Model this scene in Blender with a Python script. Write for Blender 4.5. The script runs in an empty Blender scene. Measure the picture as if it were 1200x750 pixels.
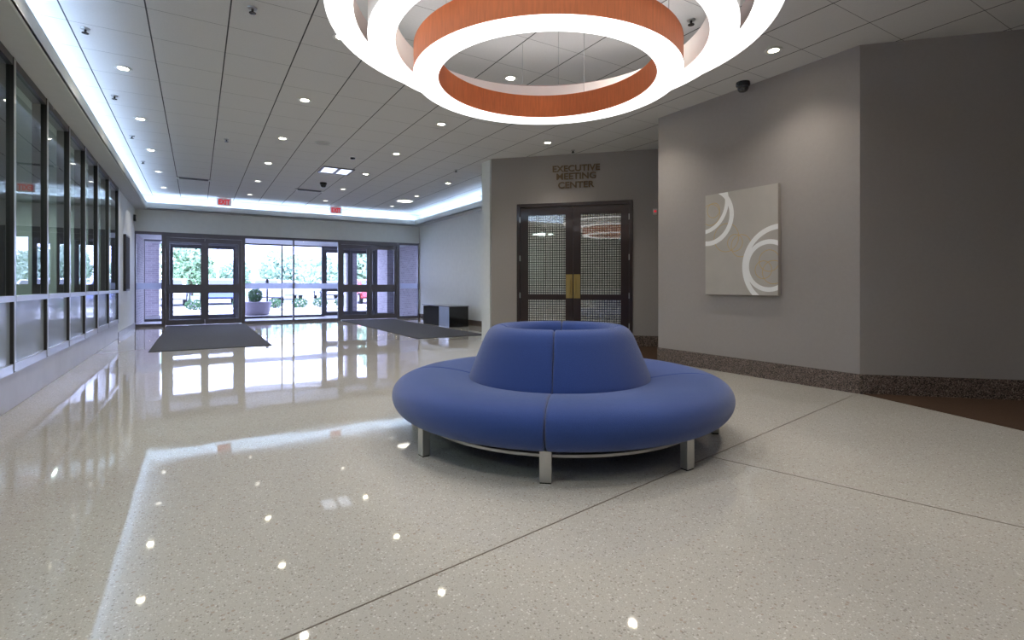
import bpy, bmesh, math, random
from mathutils import Vector, Matrix
random.seed(7)
C = bpy.context.scene.collection
PI = math.pi
H = 1.05           # eye height of the photograph
ZC = 3.395         # ceiling
ZS = 3.0           # soffit / window head
XL, XR, YF = -1.35, 6.27, 16.2

# ------------------------------------------------------------------ materials
def _nt(name):
    m = bpy.data.materials.new(name); m.use_nodes = True
    return m, m.node_tree, m.node_tree.nodes['Principled BSDF']

def _coords(nt, scale=(1, 1, 1), kind='Object'):
    tc = nt.nodes.new('ShaderNodeTexCoord'); mp = nt.nodes.new('ShaderNodeMapping')
    mp.inputs['Scale'].default_value = scale
    nt.links.new(tc.outputs[kind], mp.inputs['Vector'])
    return mp.outputs['Vector']

def _math(nt, op, a, b=None, clamp=False):
    n = nt.nodes.new('ShaderNodeMath'); n.operation = op; n.use_clamp = clamp
    for i, v in enumerate((a, b)):
        if v is None: continue
        if isinstance(v, (int, float)): n.inputs[i].default_value = v
        else: nt.links.new(v, n.inputs[i])
    return n.outputs[0]

def _mix(nt, f, a, b):
    n = nt.nodes.new('ShaderNodeMix'); n.data_type = 'RGBA'
    for s, v in ((n.inputs[0], f), (n.inputs[6], a), (n.inputs[7], b)):
        if isinstance(v, (int, float)): s.default_value = v
        elif isinstance(v, tuple): s.default_value = (*v[:3], 1)
        else: nt.links.new(v, s)
    return n.outputs[2]

def mat(name, col, rough=0.6, metal=0.0, var=0.06, nscale=8.0, bump=0.0, bscale=60.0, spec=0.5, stretch=(1, 1, 1), coat=0.0, sheen=0.0):
    m, nt, p = _nt(name)
    v = _coords(nt, stretch)
    nz = nt.nodes.new('ShaderNodeTexNoise'); nz.inputs['Scale'].default_value = nscale; nz.inputs['Detail'].default_value = 4
    nt.links.new(v, nz.inputs['Vector'])
    lo = tuple(c * (1 - var) for c in col); hi = tuple(min(1, c * (1 + var)) for c in col)
    nt.links.new(_mix(nt, nz.outputs['Fac'], lo, hi), p.inputs['Base Color'])
    p.inputs['Roughness'].default_value = rough; p.inputs['Metallic'].default_value = metal
    p.inputs['Specular IOR Level'].default_value = spec
    p.inputs['Coat Weight'].default_value = coat; p.inputs['Coat Roughness'].default_value = 0.05
    p.inputs['Sheen Weight'].default_value = sheen
    if bump:
        nb = nt.nodes.new('ShaderNodeTexNoise'); nb.inputs['Scale'].default_value = bscale; nb.inputs['Detail'].default_value = 3
        nt.links.new(v, nb.inputs['Vector'])
        b = nt.nodes.new('ShaderNodeBump'); b.inputs['Strength'].default_value = bump; b.inputs['Distance'].default_value = 0.004
        nt.links.new(nb.outputs['Fac'], b.inputs['Height']); nt.links.new(b.outputs['Normal'], p.inputs['Normal'])
    return m

def emit(name, col, s, base=(0.8, 0.8, 0.8)):
    m, nt, p = _nt(name)
    p.inputs['Base Color'].default_value = (*base, 1); p.inputs['Roughness'].default_value = 0.5
    p.inputs['Emission Color'].default_value = (*col, 1)
    v = _coords(nt); nz = nt.nodes.new('ShaderNodeTexNoise'); nz.inputs['Scale'].default_value = 2.0
    nt.links.new(v, nz.inputs['Vector'])
    nt.links.new(_math(nt, 'MULTIPLY', _math(nt, 'ADD', _math(nt, 'MULTIPLY', nz.outputs['Fac'], 0.06), 0.97), s), p.inputs['Emission Strength'])
    return m

def glass(name, tint=(0.95, 0.97, 1.0), ior=1.5, rough=0.0, haze=0.0):
    m = bpy.data.materials.new(name); m.use_nodes = True; nt = m.node_tree; nt.nodes.clear()
    out = nt.nodes.new('ShaderNodeOutputMaterial')
    tr = nt.nodes.new('ShaderNodeBsdfTransparent'); tr.inputs[0].default_value = (*tint, 1)
    gl = nt.nodes.new('ShaderNodeBsdfGlossy'); gl.inputs['Roughness'].default_value = rough
    fr = nt.nodes.new('ShaderNodeFresnel'); fr.inputs['IOR'].default_value = ior
    mx = nt.nodes.new('ShaderNodeMixShader')
    ge = nt.nodes.new('ShaderNodeNewGeometry')      # reflect only where a ray enters the pane
    nt.links.new(_math(nt, 'MULTIPLY', fr.outputs[0], _math(nt, 'SUBTRACT', 1.0, ge.outputs['Backfacing'])), mx.inputs[0]); nt.links.new(gl.outputs[0], mx.inputs[2])
    if haze:
        df = nt.nodes.new('ShaderNodeBsdfTranslucent'); df.inputs[0].default_value = (0.8, 0.83, 0.9, 1)
        m2 = nt.nodes.new('ShaderNodeMixShader'); m2.inputs[0].default_value = haze
        nt.links.new(tr.outputs[0], m2.inputs[1]); nt.links.new(df.outputs[0], m2.inputs[2]); nt.links.new(m2.outputs[0], mx.inputs[1])
    else:
        nt.links.new(tr.outputs[0], mx.inputs[1])
    nt.links.new(mx.outputs[0], out.inputs[0])
    return m

def terrazzo():
    m, nt, p = _nt('terrazzo')
    v = _coords(nt)
    base = (0.51, 0.482, 0.438)
    big = nt.nodes.new('ShaderNodeTexNoise'); big.inputs['Scale'].default_value = 0.9; big.inputs['Detail'].default_value = 3
    nt.links.new(v, big.inputs['Vector'])
    c = _mix(nt, big.outputs['Fac'], tuple(x * 0.93 for x in base), tuple(x * 1.06 for x in base))
    for sc, lo, hi, col, amt in ((105, 0.0, 0.12, (0.24, 0.21, 0.19), 0.65), (110, 0.88, 1.0, (0.80, 0.79, 0.76), 0.6),
                                 (170, 0.0, 0.18, (0.30, 0.27, 0.23), 0.55), (230, 0.8, 1.0, (0.74, 0.72, 0.67), 0.5), (70, 0.0, 0.035, (0.33, 0.22, 0.17), 0.5)):
        vo = nt.nodes.new('ShaderNodeTexVoronoi'); vo.inputs['Scale'].default_value = sc; nt.links.new(v, vo.inputs['Vector'])
        sp = nt.nodes.new('ShaderNodeSeparateColor'); nt.links.new(vo.outputs['Color'], sp.inputs[0])
        r = sp.outputs[0]
        sel = _math(nt, 'LESS_THAN', r, hi) if lo == 0 else _math(nt, 'GREATER_THAN', r, lo)
        near = _math(nt, 'LESS_THAN', vo.outputs['Distance'], 0.42)
        f = _math(nt, 'MULTIPLY', _math(nt, 'MULTIPLY', sel, near), amt)
        c = _mix(nt, f, c, col)
    nt.links.new(c, p.inputs['Base Color'])
    p.inputs['Roughness'].default_value = 0.035
    p.inputs['IOR'].default_value = 1.62
    wv = nt.nodes.new('ShaderNodeTexNoise'); wv.inputs['Scale'].default_value = 1.6; wv.inputs['Detail'].default_value = 1.0
    nt.links.new(v, wv.inputs['Vector'])
    b = nt.nodes.new('ShaderNodeBump'); b.inputs['Strength'].default_value = 0.20; b.inputs['Distance'].default_value = 0.008
    nt.links.new(wv.outputs['Fac'], b.inputs['Height']); nt.links.new(b.outputs['Normal'], p.inputs['Normal'])
    return m

def ceiling_tiles():
    m, nt, p = _nt('ceiling_tile')
    tc = nt.nodes.new('ShaderNodeTexCoord'); sp = nt.nodes.new('ShaderNodeSeparateXYZ'); nt.links.new(tc.outputs['Object'], sp.inputs[0])
    def line(o, off, w):
        a = _math(nt, 'DIVIDE', _math(nt, 'ADD', o, off), 0.61)
        fr = _math(nt, 'FRACT', a)
        d = _math(nt, 'MULTIPLY', _math(nt, 'ABSOLUTE', _math(nt, 'SUBTRACT', fr, 0.5)), 0.61)  # .305 at a joint
        return _math(nt, 'GREATER_THAN', d, 0.305 - w)
    lx = line(sp.outputs[0], 0.979 + 61.0, 0.006)
    ly = line(sp.outputs[1], -5.337 + 61.0, 0.0028)
    nz = nt.nodes.new('ShaderNodeTexNoise'); nz.inputs['Scale'].default_value = 120; nz.inputs['Detail'].default_value = 2
    nt.links.new(tc.outputs['Object'], nz.inputs['Vector'])
    c = _mix(nt, nz.outputs['Fac'], (0.58, 0.575, 0.57), (0.68, 0.675, 0.67))
    c = _mix(nt, _math(nt, 'MULTIPLY', ly, 0.75), c, (0.10, 0.10, 0.10))
    c = _mix(nt, _math(nt, 'MULTIPLY', lx, 0.95), c, (0.04, 0.04, 0.045))
    nt.links.new(c, p.inputs['Base Color']); p.inputs['Roughness'].default_value = 0.9; p.inputs['Specular IOR Level'].default_value = 0.15
    return m

def brick(name, c1, c2, mort, rot=False):
    m, nt, p = _nt(name)
    tc = nt.nodes.new('ShaderNodeTexCoord'); sp = nt.nodes.new('ShaderNodeSeparateXYZ'); nt.links.new(tc.outputs['Object'], sp.inputs[0])
    cb = nt.nodes.new('ShaderNodeCombineXYZ')
    nt.links.new(_math(nt, 'ADD', sp.outputs[0], sp.outputs[1]), cb.inputs[0]); nt.links.new(sp.outputs[2], cb.inputs[1])
    br = nt.nodes.new('ShaderNodeTexBrick'); nt.links.new(cb.outputs[0], br.inputs['Vector'])
    br.inputs['Color1'].default_value = (*c1, 1); br.inputs['Color2'].default_value = (*c2, 1); br.inputs['Mortar'].default_value = (*mort, 1)
    br.inputs['Scale'].default_value = 1.0; br.inputs['Brick Width'].default_value = 0.2; br.inputs['Row Height'].default_value = 0.067; br.inputs['Mortar Size'].default_value = 0.006
    nt.links.new(br.outputs['Color'], p.inputs['Base Color']); p.inputs['Roughness'].default_value = 0.9
    return m

def granite(name, base, dark, light, rough=0.15):
    m, nt, p = _nt(name)
    v = _coords(nt)
    vo = nt.nodes.new('ShaderNodeTexVoronoi'); vo.inputs['Scale'].default_value = 130; nt.links.new(v, vo.inputs['Vector'])
    sp = nt.nodes.new('ShaderNodeSeparateColor'); nt.links.new(vo.outputs['Color'], sp.inputs[0])
    c = _mix(nt, _math(nt, 'LESS_THAN', sp.outputs[0], 0.35), base, dark)
    c = _mix(nt, _math(nt, 'GREATER_THAN', sp.outputs[0], 0.82), c, light)
    nt.links.new(c, p.inputs['Base Color']); p.inputs['Roughness'].default_value = rough
    return m

def lattice_glass():
    """opaque white glass squares parted by dark lines, on a glossy pane (door_3)"""
    m, nt, p = _nt('door_lattice_glass')
    tc = nt.nodes.new('ShaderNodeTexCoord'); sp = nt.nodes.new('ShaderNodeSeparateXYZ'); nt.links.new(tc.outputs['Object'], sp.inputs[0])
    def line(o):
        fr = _math(nt, 'FRACT', _math(nt, 'DIVIDE', _math(nt, 'ADD', o, 42.0), 0.042))
        return _math(nt, 'LESS_THAN', fr, 0.30)
    ln = _math(nt, 'MAXIMUM', line(sp.outputs[0]), line(sp.outputs[2]))
    nt.links.new(_mix(nt, ln, (0.52, 0.53, 0.50), (0.02, 0.02, 0.022)), p.inputs['Base Color'])
    p.inputs['Roughness'].default_value = 0.04; p.inputs['IOR'].default_value = 1.6; p.inputs['Coat Weight'].default_value = 1.0; p.inputs['Coat IOR'].default_value = 2.0; p.inputs['Coat Roughness'].default_value = 0.0
    return m

def art():
    m, nt, p = _nt('painted_canvas')
    tc = nt.nodes.new('ShaderNodeTexCoord'); sp = nt.nodes.new('ShaderNodeSeparateXYZ'); nt.links.new(tc.outputs['Object'], sp.inputs[0])
    # canvas centred on its origin; local +y runs to the picture's right, z up
    px = _math(nt, 'ADD', sp.outputs[1], 0.4775); py = _math(nt, 'SUBTRACT', 0.62, sp.outputs[2])
    nz = nt.nodes.new('ShaderNodeTexNoise'); nz.inputs['Scale'].default_value = 5; nt.links.new(tc.outputs['Object'], nz.inputs['Vector'])
    c = _mix(nt, nz.outputs['Fac'], (0.40, 0.37, 0.335), (0.47, 0.44, 0.40))
    def ring(cx, cy, r, w, col, amt, c):
        dx = _math(nt, 'SUBTRACT', px, cx); dy = _math(nt, 'SUBTRACT', py, cy)
        d = _math(nt, 'SQRT', _math(nt, 'ADD', _math(nt, 'MULTIPLY', dx, dx), _math(nt, 'MULTIPLY', dy, dy)))
        k = _math(nt, 'LESS_THAN', _math(nt, 'ABSOLUTE', _math(nt, 'SUBTRACT', d, r)), w / 2)
        return _mix(nt, _math(nt, 'MULTIPLY', k, amt), c, col)
    gold = (0.50, 0.36, 0.17)
    for cx, cy, r in ((0.42, 0.62, 0.10), (0.50, 0.66, 0.13), (0.30, 0.55, 0.17), (0.08, 0.25, 0.13), (0.12, 0.2, 0.09), (0.85, 0.85, 0.12), (0.78, 0.95, 0.10), (0.9, 0.98, 0.13)):
        c = ring(cx, cy, r, 0.009, gold, 0.9, c)
    wht = (0.86, 0.86, 0.85)
    for cx, cy, r, w in ((-0.05, 0.10, 0.36, 0.05), (0.04, 0.27, 0.335, 0.058), (0.985, 0.915, 0.44, 0.058), (0.845, 0.905, 0.268, 0.052)):
        c = ring(cx, cy, r, w, wht, 1.0, c)
    nt.links.new(c, p.inputs['Base Color']); p.inputs['Roughness'].default_value = 0.75
    return m

def leafmat(name, a, b):
    m, nt, p = _nt(name)
    v = _coords(nt); nz = nt.nodes.new('ShaderNodeTexNoise'); nz.inputs['Scale'].default_value = 3.0; nz.inputs['Detail'].default_value = 5
    nt.links.new(v, nz.inputs['Vector']); nt.links.new(_mix(nt, nz.outputs['Fac'], a, b), p.inputs['Base Color'])
    p.inputs['Roughness'].default_value = 0.7
    return m

M = dict(
    terrazzo=terrazzo(), ceiling=ceiling_tiles(),
    white_wall=mat('pale_wall_paint', (0.74, 0.76, 0.74), 0.7, bump=0.1, bscale=90),
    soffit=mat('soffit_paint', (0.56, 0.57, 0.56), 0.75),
    taupe=mat('taupe_wallcovering', (0.335, 0.305, 0.29), 0.75, var=0.05, nscale=30, bump=0.35, bscale=220, spec=0.3),
    corridor=mat('corridor_wall', (0.36, 0.40, 0.39), 0.8),
    corridor_floor=mat('corridor_floor', (0.16, 0.16, 0.16), 0.8),
    base_granite=granite('brown_granite', (0.15, 0.11, 0.095), (0.05, 0.04, 0.035), (0.27, 0.21, 0.18)),
    curb_stone=mat('pale_curb_stone', (0.50, 0.50, 0.54), 0.42, var=0.15, nscale=3, spec=0.35),
    bronze=mat('dark_bronze_frame', (0.045, 0.042, 0.045), 0.3, metal=0.2, var=0.1),
    frame_grey=mat('dark_frame_with_glare', (0.15, 0.145, 0.165), 0.35, metal=0.3, var=0.1),  # dark frame colour lightened and blued to imitate glare at the entrance
    alu=mat('brushed_aluminium', (0.55, 0.55, 0.54), 0.32, metal=1.0, var=0.08, nscale=40, stretch=(1, 1, 0.1)),
    silver=mat('silver_trim', (0.55, 0.57, 0.6), 0.3, metal=0.6),
    spandrel=mat('spandrel_painted_reflection', (0.42, 0.49, 0.58), 0.22, var=0.08, nscale=1.5, coat=0.6),  # bluish tone imitates entrance daylight reflected in the lower panes
    glass=glass('clear_glass'), glass_dim=glass('window_glass', (0.86, 0.93, 0.90), ior=1.6),
    decal=glass('frosted_band', (0.5, 0.5, 0.52), haze=0.75),
    sofa=mat('blue_wool', (0.034, 0.070, 0.255), 0.85, var=0.16, nscale=160, bump=0.5, bscale=260, spec=0.15, sheen=0.35),
    sofa_under=mat('black_underlining', (0.015, 0.015, 0.018), 0.9),
    rubber=mat('black_rubber', (0.02, 0.02, 0.02), 0.8),
    copper=mat('copper_wood_veneer', (0.78, 0.215, 0.07), 0.6, var=0.22, nscale=14, stretch=(6, 6, 0.6)),
    offwhite_band=mat('pearl_band', (0.80, 0.76, 0.73), 0.45, var=0.05, nscale=10),
    mauve_band=mat('taupe_band', (0.36, 0.29, 0.27), 0.45, var=0.08, nscale=10),
    diffuser=emit('white_diffuser', (0.99, 0.985, 0.98), 1.35),
    uplight=emit('uplight_diffuser', (0.97, 0.985, 1.0), 1.8),
    cove=emit('cove_tube', (0.50, 0.68, 1.0), 18.0),
    lens=emit('warm_lamp', (1.0, 0.91, 0.66), 50.0),
    dim_lens=emit('dim_lamp', (1.0, 0.95, 0.82), 5.0),
    panel=emit('cool_panel', (0.72, 0.80, 1.0), 1.1),
    white_plastic=mat('white_plastic', (0.7, 0.7, 0.68), 0.4),
    black_plastic=mat('black_plastic', (0.015, 0.015, 0.017), 0.25),
    dark_glass=mat('smoked_dome', (0.01, 0.01, 0.012), 0.05, coat=1.0),
    mahogany=mat('dark_mahogany', (0.024, 0.011, 0.010), 0.28, var=0.25, nscale=9, stretch=(4, 4, 0.5), coat=0.4),
    lattice=lattice_glass(),
    brass=mat('brass', (0.45, 0.32, 0.12), 0.38, metal=1.0),
    sign_bronze=mat('bronze_letters', (0.15, 0.095, 0.05), 0.45, metal=0.2),
    exit_face=emit('exit_face', (1, 0.8, 0.85), 0.12, (0.55, 0.5, 0.55)), exit_red=emit('exit_red', (0.9, 0.03, 0.06), 0.35, (0.6, 0.02, 0.03)),
    art=art(), canvas=mat('canvas_edge', (0.42, 0.39, 0.35), 0.8),
    doormat=mat('charcoal_mat', (0.055, 0.055, 0.065), 0.95, var=0.2, nscale=60, bump=0.6, bscale=200, stretch=(1, 0.1, 1)),
    carpet=mat('brown_carpet', (0.075, 0.045, 0.03), 0.95, var=0.2, nscale=90, bump=0.5, bscale=200, spec=0.1),
    joint=mat('joint_strip', (0.14, 0.11, 0.085), 0.4),
    black_lam=mat('black_laminate', (0.012, 0.012, 0.014), 0.12, coat=0.5), blue_reflection=mat('painted_blue_reflection', (0.42, 0.5, 0.7), 0.15, coat=0.5),
    stone_top=mat('grey_stone_top', (0.25, 0.25, 0.3), 0.1, coat=0.6),
    brick=brick('grey_brown_brick', (0.38, 0.34, 0.37), (0.50, 0.45, 0.48), (0.60, 0.58, 0.60)),
    concrete=mat('pale_concrete', (0.48, 0.47, 0.47), 0.85, nscale=3), paving=mat('entry_paving', (0.55, 0.55, 0.56), 0.6, nscale=2),
    asphalt=mat('worn_asphalt', (0.40, 0.40, 0.41), 0.9, nscale=3), kerb=mat('kerb_concrete', (0.6, 0.6, 0.58), 0.9),
    planter=mat('planter_concrete', (0.30, 0.27, 0.31), 0.8, nscale=20), soil=mat('soil', (0.05, 0.035, 0.02), 1.0),
    leaf=leafmat('boxwood_leaf', (0.035, 0.10, 0.035), (0.09, 0.20, 0.07)),
    tree_a=leafmat('tree_leaf_hazed_pale', (0.40, 0.55, 0.42), (0.62, 0.74, 0.60)), tree_b=leafmat('tree_leaf_hazed_green', (0.28, 0.44, 0.26), (0.50, 0.64, 0.42)),  # leaf colours lightened to imitate outdoor haze and glare
    bark=mat('bark', (0.12, 0.09, 0.07), 0.95), lawn=mat('lawn', (0.22, 0.32, 0.14), 0.95, nscale=20),
    car_silver=mat('silver_car_paint', (0.5, 0.5, 0.52), 0.25, coat=0.8), car_white=mat('white_car_paint', (0.8, 0.8, 0.8), 0.25, coat=0.8),
    car_red=mat('red_car_paint', (0.62, 0.015, 0.03), 0.25, coat=0.8), car_blue=mat('blue_car_paint', (0.08, 0.12, 0.32), 0.25, coat=0.8),
    car_glass=mat('car_window', (0.03, 0.035, 0.04), 0.05, coat=1.0), tyre=mat('tyre', (0.02, 0.02, 0.02), 0.8),
    steel=mat('cable_steel', (0.4, 0.4, 0.4), 0.4, metal=0.8),
)

# ------------------------------------------------------------------ mesh helpers
def B(): return bmesh.new()

def box(bm, x0, x1, y0, y1, z0, z1):
    v = [bm.verts.new((x, y, z)) for x in (x0, x1) for y in (y0, y1) for z in (z0, z1)]
    for f in ((0, 1, 3, 2), (4, 6, 7, 5), (0, 4, 5, 1), (2, 3, 7, 6), (0, 2, 6, 4), (1, 5, 7, 3)):
        bm.faces.new([v[i] for i in f])
    return bm

def prism(bm, pts, z0, z1):
    a = [bm.verts.new((x, y, z0)) for x, y in pts]; b = [bm.verts.new((x, y, z1)) for x, y in pts]; n = len(pts)
    bm.faces.new(a[::-1]); bm.faces.new(b)
    for i in range(n): bm.faces.new((a[i], a[(i + 1) % n], b[(i + 1) % n], b[i]))
    return bm

def lathe(bm, prof, n=48, cx=0, cy=0, a0=0, a1=2 * PI, closed=False):
    """prof: [(r,z)] ; full turn unless a1-a0 < 2pi"""
    full = abs(a1 - a0 - 2 * PI) < 1e-6
    rings = []
    for i in range(n if full else n + 1):
        a = a0 + (a1 - a0) * i / n
        rings.append([bm.verts.new((cx + r * math.cos(a), cy + r * math.sin(a), z)) for r, z in prof])
    m = len(prof)
    for i in range(n):
        p, q = rings[i], rings[(i + 1) % len(rings)]
        for j in range(m if closed else m - 1):
            k = (j + 1) % m
            bm.faces.new((p[j], q[j], q[k], p[k]))
    if not closed and full:
        for j in (0, m - 1):
            if prof[j][0] > 1e-5: bm.faces.new([r[j] for r in rings])
    return bm

def tube(bm, p0, p1, r, n=10):
    p0, p1 = Vector(p0), Vector(p1); d = (p1 - p0); q = d.to_track_quat('Z', 'Y').to_matrix()
    rs = []
    for p in (p0, p1):
        rs.append([bm.verts.new(p + q @ Vector((r * math.cos(2 * PI * i / n), r * math.sin(2 * PI * i / n), 0))) for i in range(n)])
    for i in range(n): bm.faces.new((rs[0][i], rs[0][(i + 1) % n], rs[1][(i + 1) % n], rs[1][i]))
    bm.faces.new(rs[0][::-1]); bm.faces.new(rs[1])
    return bm

def obj(name, bm, m, parent=None, smooth=False, bevel=0, loc=None, rotz=0, flat_angle=None):
    bmesh.ops.recalc_face_normals(bm, faces=bm.faces[:])
    me = bpy.data.meshes.new(name); bm.to_mesh(me); bm.free()
    o = bpy.data.objects.new(name, me); C.objects.link(o)
    me.materials.append(M[m] if isinstance(m, str) else m)
    if smooth:
        for p in me.polygons: p.use_smooth = True
        me.set_sharp_from_angle(angle=math.radians(flat_angle or 40))
    if bevel:
        b = o.modifiers.new('Bevel', 'BEVEL'); b.width = bevel; b.segments = 2; b.limit_method = 'ANGLE'
    if parent: o.parent = parent
    if loc: o.location = loc
    if rotz: o.rotation_euler = (0, 0, rotz)
    return o

def thing(name, label, cat, loc=(0, 0, 0), rotz=0, group=None):
    o = bpy.data.objects.new(name, None); C.objects.link(o); o.empty_display_size = 0.2
    o.location = loc; o.rotation_euler = (0, 0, rotz)
    return tag(o, label, cat, group)

def tag(o, label, cat, group=None):
    o['label'] = label; o['category'] = cat
    if group: o['group'] = group
    return o

def struct(name, bm=None, m=None, loc=(0, 0, 0), rotz=0, **k):
    if bm is None:
        o = bpy.data.objects.new(name, None); C.objects.link(o); o.location = loc; o.rotation_euler = (0, 0, rotz)
    else:
        o = obj(name, bm, m, loc=loc, rotz=rotz, **k)
    o['kind'] = 'structure'
    return o

def kids(o): return [c for c in C.objects if c.parent == o]

def dup(root, loc, rotz=None, label=None, group=None):
    r = root.copy(); C.objects.link(r); r.location = loc
    if rotz is not None: r.rotation_euler = (0, 0, rotz)
    if label: r['label'] = label
    if group: r['group'] = group
    for ch in kids(root):
        c = ch.copy(); C.objects.link(c); c.parent = r
        for g in kids(ch):
            d = g.copy(); C.objects.link(d); d.parent = c
    return r

def spline(pts, per=5, closed=True):
    out = []; n = len(pts)
    for i in range(n if closed else n - 1):
        p = [Vector(pts[(i + k) % n]) if closed else Vector(pts[max(0, min(n - 1, i + k))]) for k in (-1, 0, 1, 2)]
        for s in range(per):
            t = s / per
            out.append(tuple(0.5 * ((2 * p[1]) + (p[2] - p[0]) * t + (2 * p[0] - 5 * p[1] + 4 * p[2] - p[3]) * t * t + (-p[0] + 3 * p[1] - 3 * p[2] + p[3]) * t ** 3)))
    if not closed: out.append(tuple(pts[-1]))
    return out

# ------------------------------------------------------------------ room shell
struct('floor', box(B(), XL - 0.1, 9.6, -5.1, YF + 0.15, -0.1, 0), 'terrazzo')
struct('ceiling', box(B(), XL - 0.1, 9.6, -5.1, YF + 0.1, ZC, ZC + 0.12), 'ceiling')

# left wall: stone curb, glazing, soffit
struct('wall_left', box(B(), XL - 0.22, XL, 12.93, YF + 0.1, 0.0, ZC), 'white_wall')
struct('wall_left_head', box(B(), XL - 0.22, XL, -5.1, 12.93, ZS, ZC), 'white_wall')
cb = B(); box(cb, XL - 0.2, XL + 0.0, -5.1, 12.93, 0, 0.31)
struct('wall_left_curb', cb, 'curb_stone', bevel=0.006)
struct('baseboard_left', box(B(), XL, XL + 0.012, 12.93, YF, 0, 0.12), 'curb_stone')
ys = [-5.0, -3.87, -2.74, -1.61, -0.48, 0.65, 1.78, 2.91, 3.84, 4.92, 6.03, 7.17, 8.27, 9.32, 10.38, 11.6, 12.88]
for i in range(len(ys) - 1):
    a, b = ys[i], ys[i + 1]
    w = struct('window_%d' % (i + 1), loc=(XL, a, 0))
    L = b - a
    f = B(); box(f, -0.10, 0.016, L - 0.06, L, 0.31, ZS); box(f, -0.10, 0.012, 0.0, L - 0.06, ZS - 0.07, ZS)
    obj('window_frame', f, 'bronze', w)
    f = B(); box(f, -0.10, 0.015, 0.0, L - 0.06, 0.31, 0.385); box(f, -0.10, 0.022, 0.0, L - 0.06, 0.915, 0.965); box(f, 0.016, 0.020, L - 0.055, L - 0.005, 0.32, ZS - 0.01)  # real rails, then an upright silver strip imitating the mullion's lit face
    obj('silver_rail_lit_edge', f, 'silver', w)
    obj('upper_pane', box(B(), -0.016, -0.008, 0.0, L - 0.06, 0.965, ZS - 0.07), 'glass_dim', w)
    obj('lower_pane', box(B(), -0.016, -0.008, 0.0, L - 0.06, 0.385, 0.915), 'spandrel', w)
# corridor beyond the left glazing
struct('wall_corridor', box(B(), -4.3, -4.2, -5.1, YF, 0, ZS), 'corridor')
struct('floor_corridor', box(B(), -4.3, XL - 0.22, -5.1, YF, -0.1, 0), 'corridor_floor')
struct('ceiling_corridor', box(B(), -4.3, XL - 0.22, -5.1, YF, ZS, ZS + 0.1), 'corridor')
ce = B(); box(ce, -4.3, XL - 0.22, YF, YF + 0.1, 0, ZS); box(ce, -4.3, XL - 0.1, -5.2, -5.1, 0, ZC)
struct('wall_corridor_end', ce, 'corridor')

# far wall above the entrance glazing
fw = B(); box(fw, XL, XR, YF, YF + 0.15, 2.44, ZC)
struct('wall_far', fw, 'white_wall')
# right wall + stub
struct('wall_right', box(B(), XR, XR + 0.15, 8.72, YF + 0.15, 0, ZC), 'white_wall')
struct('wall_right_return', box(B(), 4.65, XR + 0.15, 8.60, 8.76, 0, ZC), 'white_wall')
struct('wall_right_stub', box(B(), 4.65, 4.80, 8.44, 8.60, 0, ZC), 'white_wall')
struct('baseboard_right', box(B(), XR - 0.02, XR, 8.76, YF, 0, 0.14), 'base_granite')

# angled wall with the double door (x + y = 13.03): local x runs along it from its left corner
DW0 = (4.649, 8.381); A45 = -PI / 4
DS0, DS1, DH = 0.487, 2.545, 2.535
w = B(); box(w, 0, DS0, 0, 0.14, 0, ZC); box(w, DS1, 4.6, 0, 0.14, 0, ZC); box(w, DS0, DS1, 0, 0.14, DH, ZC)
struct('wall_door', w, 'taupe', loc=(*DW0, 0), rotz=A45)
w = B(); box(w, 0.0, DS0, -0.02, 0, 0, 0.19); box(w, DS1, 4.6, -0.02, 0, 0, 0.19)
struct('baseboard_door', w, 'base_granite', loc=(*DW0, 0), rotz=A45)
w = B(); box(w, 0.0, 4.5, 1.6, 1.7, 0, 3.0); box(w, 0.0, 0.1, 0.14, 1.6, 0, 3.0); box(w, 4.4, 4.5, 0.14, 1.6, 0, 3.0); box(w, 0.0, 4.5, 0.14, 1.7, 3.0, 3.1); box(w, 0.0, 4.5, 0.14, 1.7, -0.1, 0.0)
struct('wall_door_leak_shell', w, 'corridor_floor', loc=(*DW0, 0), rotz=A45)  # closed dark shell added behind the door to stop daylight leaking in
# painting wall and angled wall to its right
WX = 5.515
struct('wall_painting', prism(B(), [(WX, 2.55), (WX, 5.13), (WX + 0.15, 5.13), (WX + 0.15, 2.61)], 0, ZC), 'taupe')
struct('wall_alcove', box(B(), WX + 0.15, 9.5, 4.98, 5.13, 0, ZC), 'taupe')
struct('baseboard_painting', box(B(), WX - 0.02, WX, 2.545, 5.13, 0, 0.19), 'base_granite')
d45 = 4.0
struct('wall_angled', prism(B(), [(WX, 2.55), (WX + d45, 2.55 - d45), (WX + d45 + .1, 2.65 - d45), (WX + .1, 2.65)], 0, ZC), 'taupe')
struct('baseboard_angled', prism(B(), [(WX - 0.02, 2.545), (WX + d45, 2.525 - d45), (WX + d45, 2.55 - d45), (WX, 2.55)], 0, 0.19), 'base_granite')
struct('wall_back_right', box(B(), 9.5, 9.6, -5.1, -1.3, 0, ZC), 'taupe')
struct('wall_back', box(B(), XL - 0.1, 9.6, -5.2, -5.1, 0, ZC), 'taupe')

# brown carpet fields
struct('floor_right', prism(B(), [(5.50, 2.48), (5.11, 1.28), (4.66, -0.1), (4.1, -2), (3.9, -5.1), (9.5, -5.1), (9.5, -1.45), (5.52, 2.53)], 0.0, 0.006), 'carpet')
struct('floor_alcove', prism(B(), [(5.53, 5.15), (9.3, 5.15), (8.0, 5.05), (7.9, 5.14), (5.53, 7.48)][:1] + [(7.86, 5.15), (5.53, 7.48)], 0.0, 0.006), 'carpet')
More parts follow.
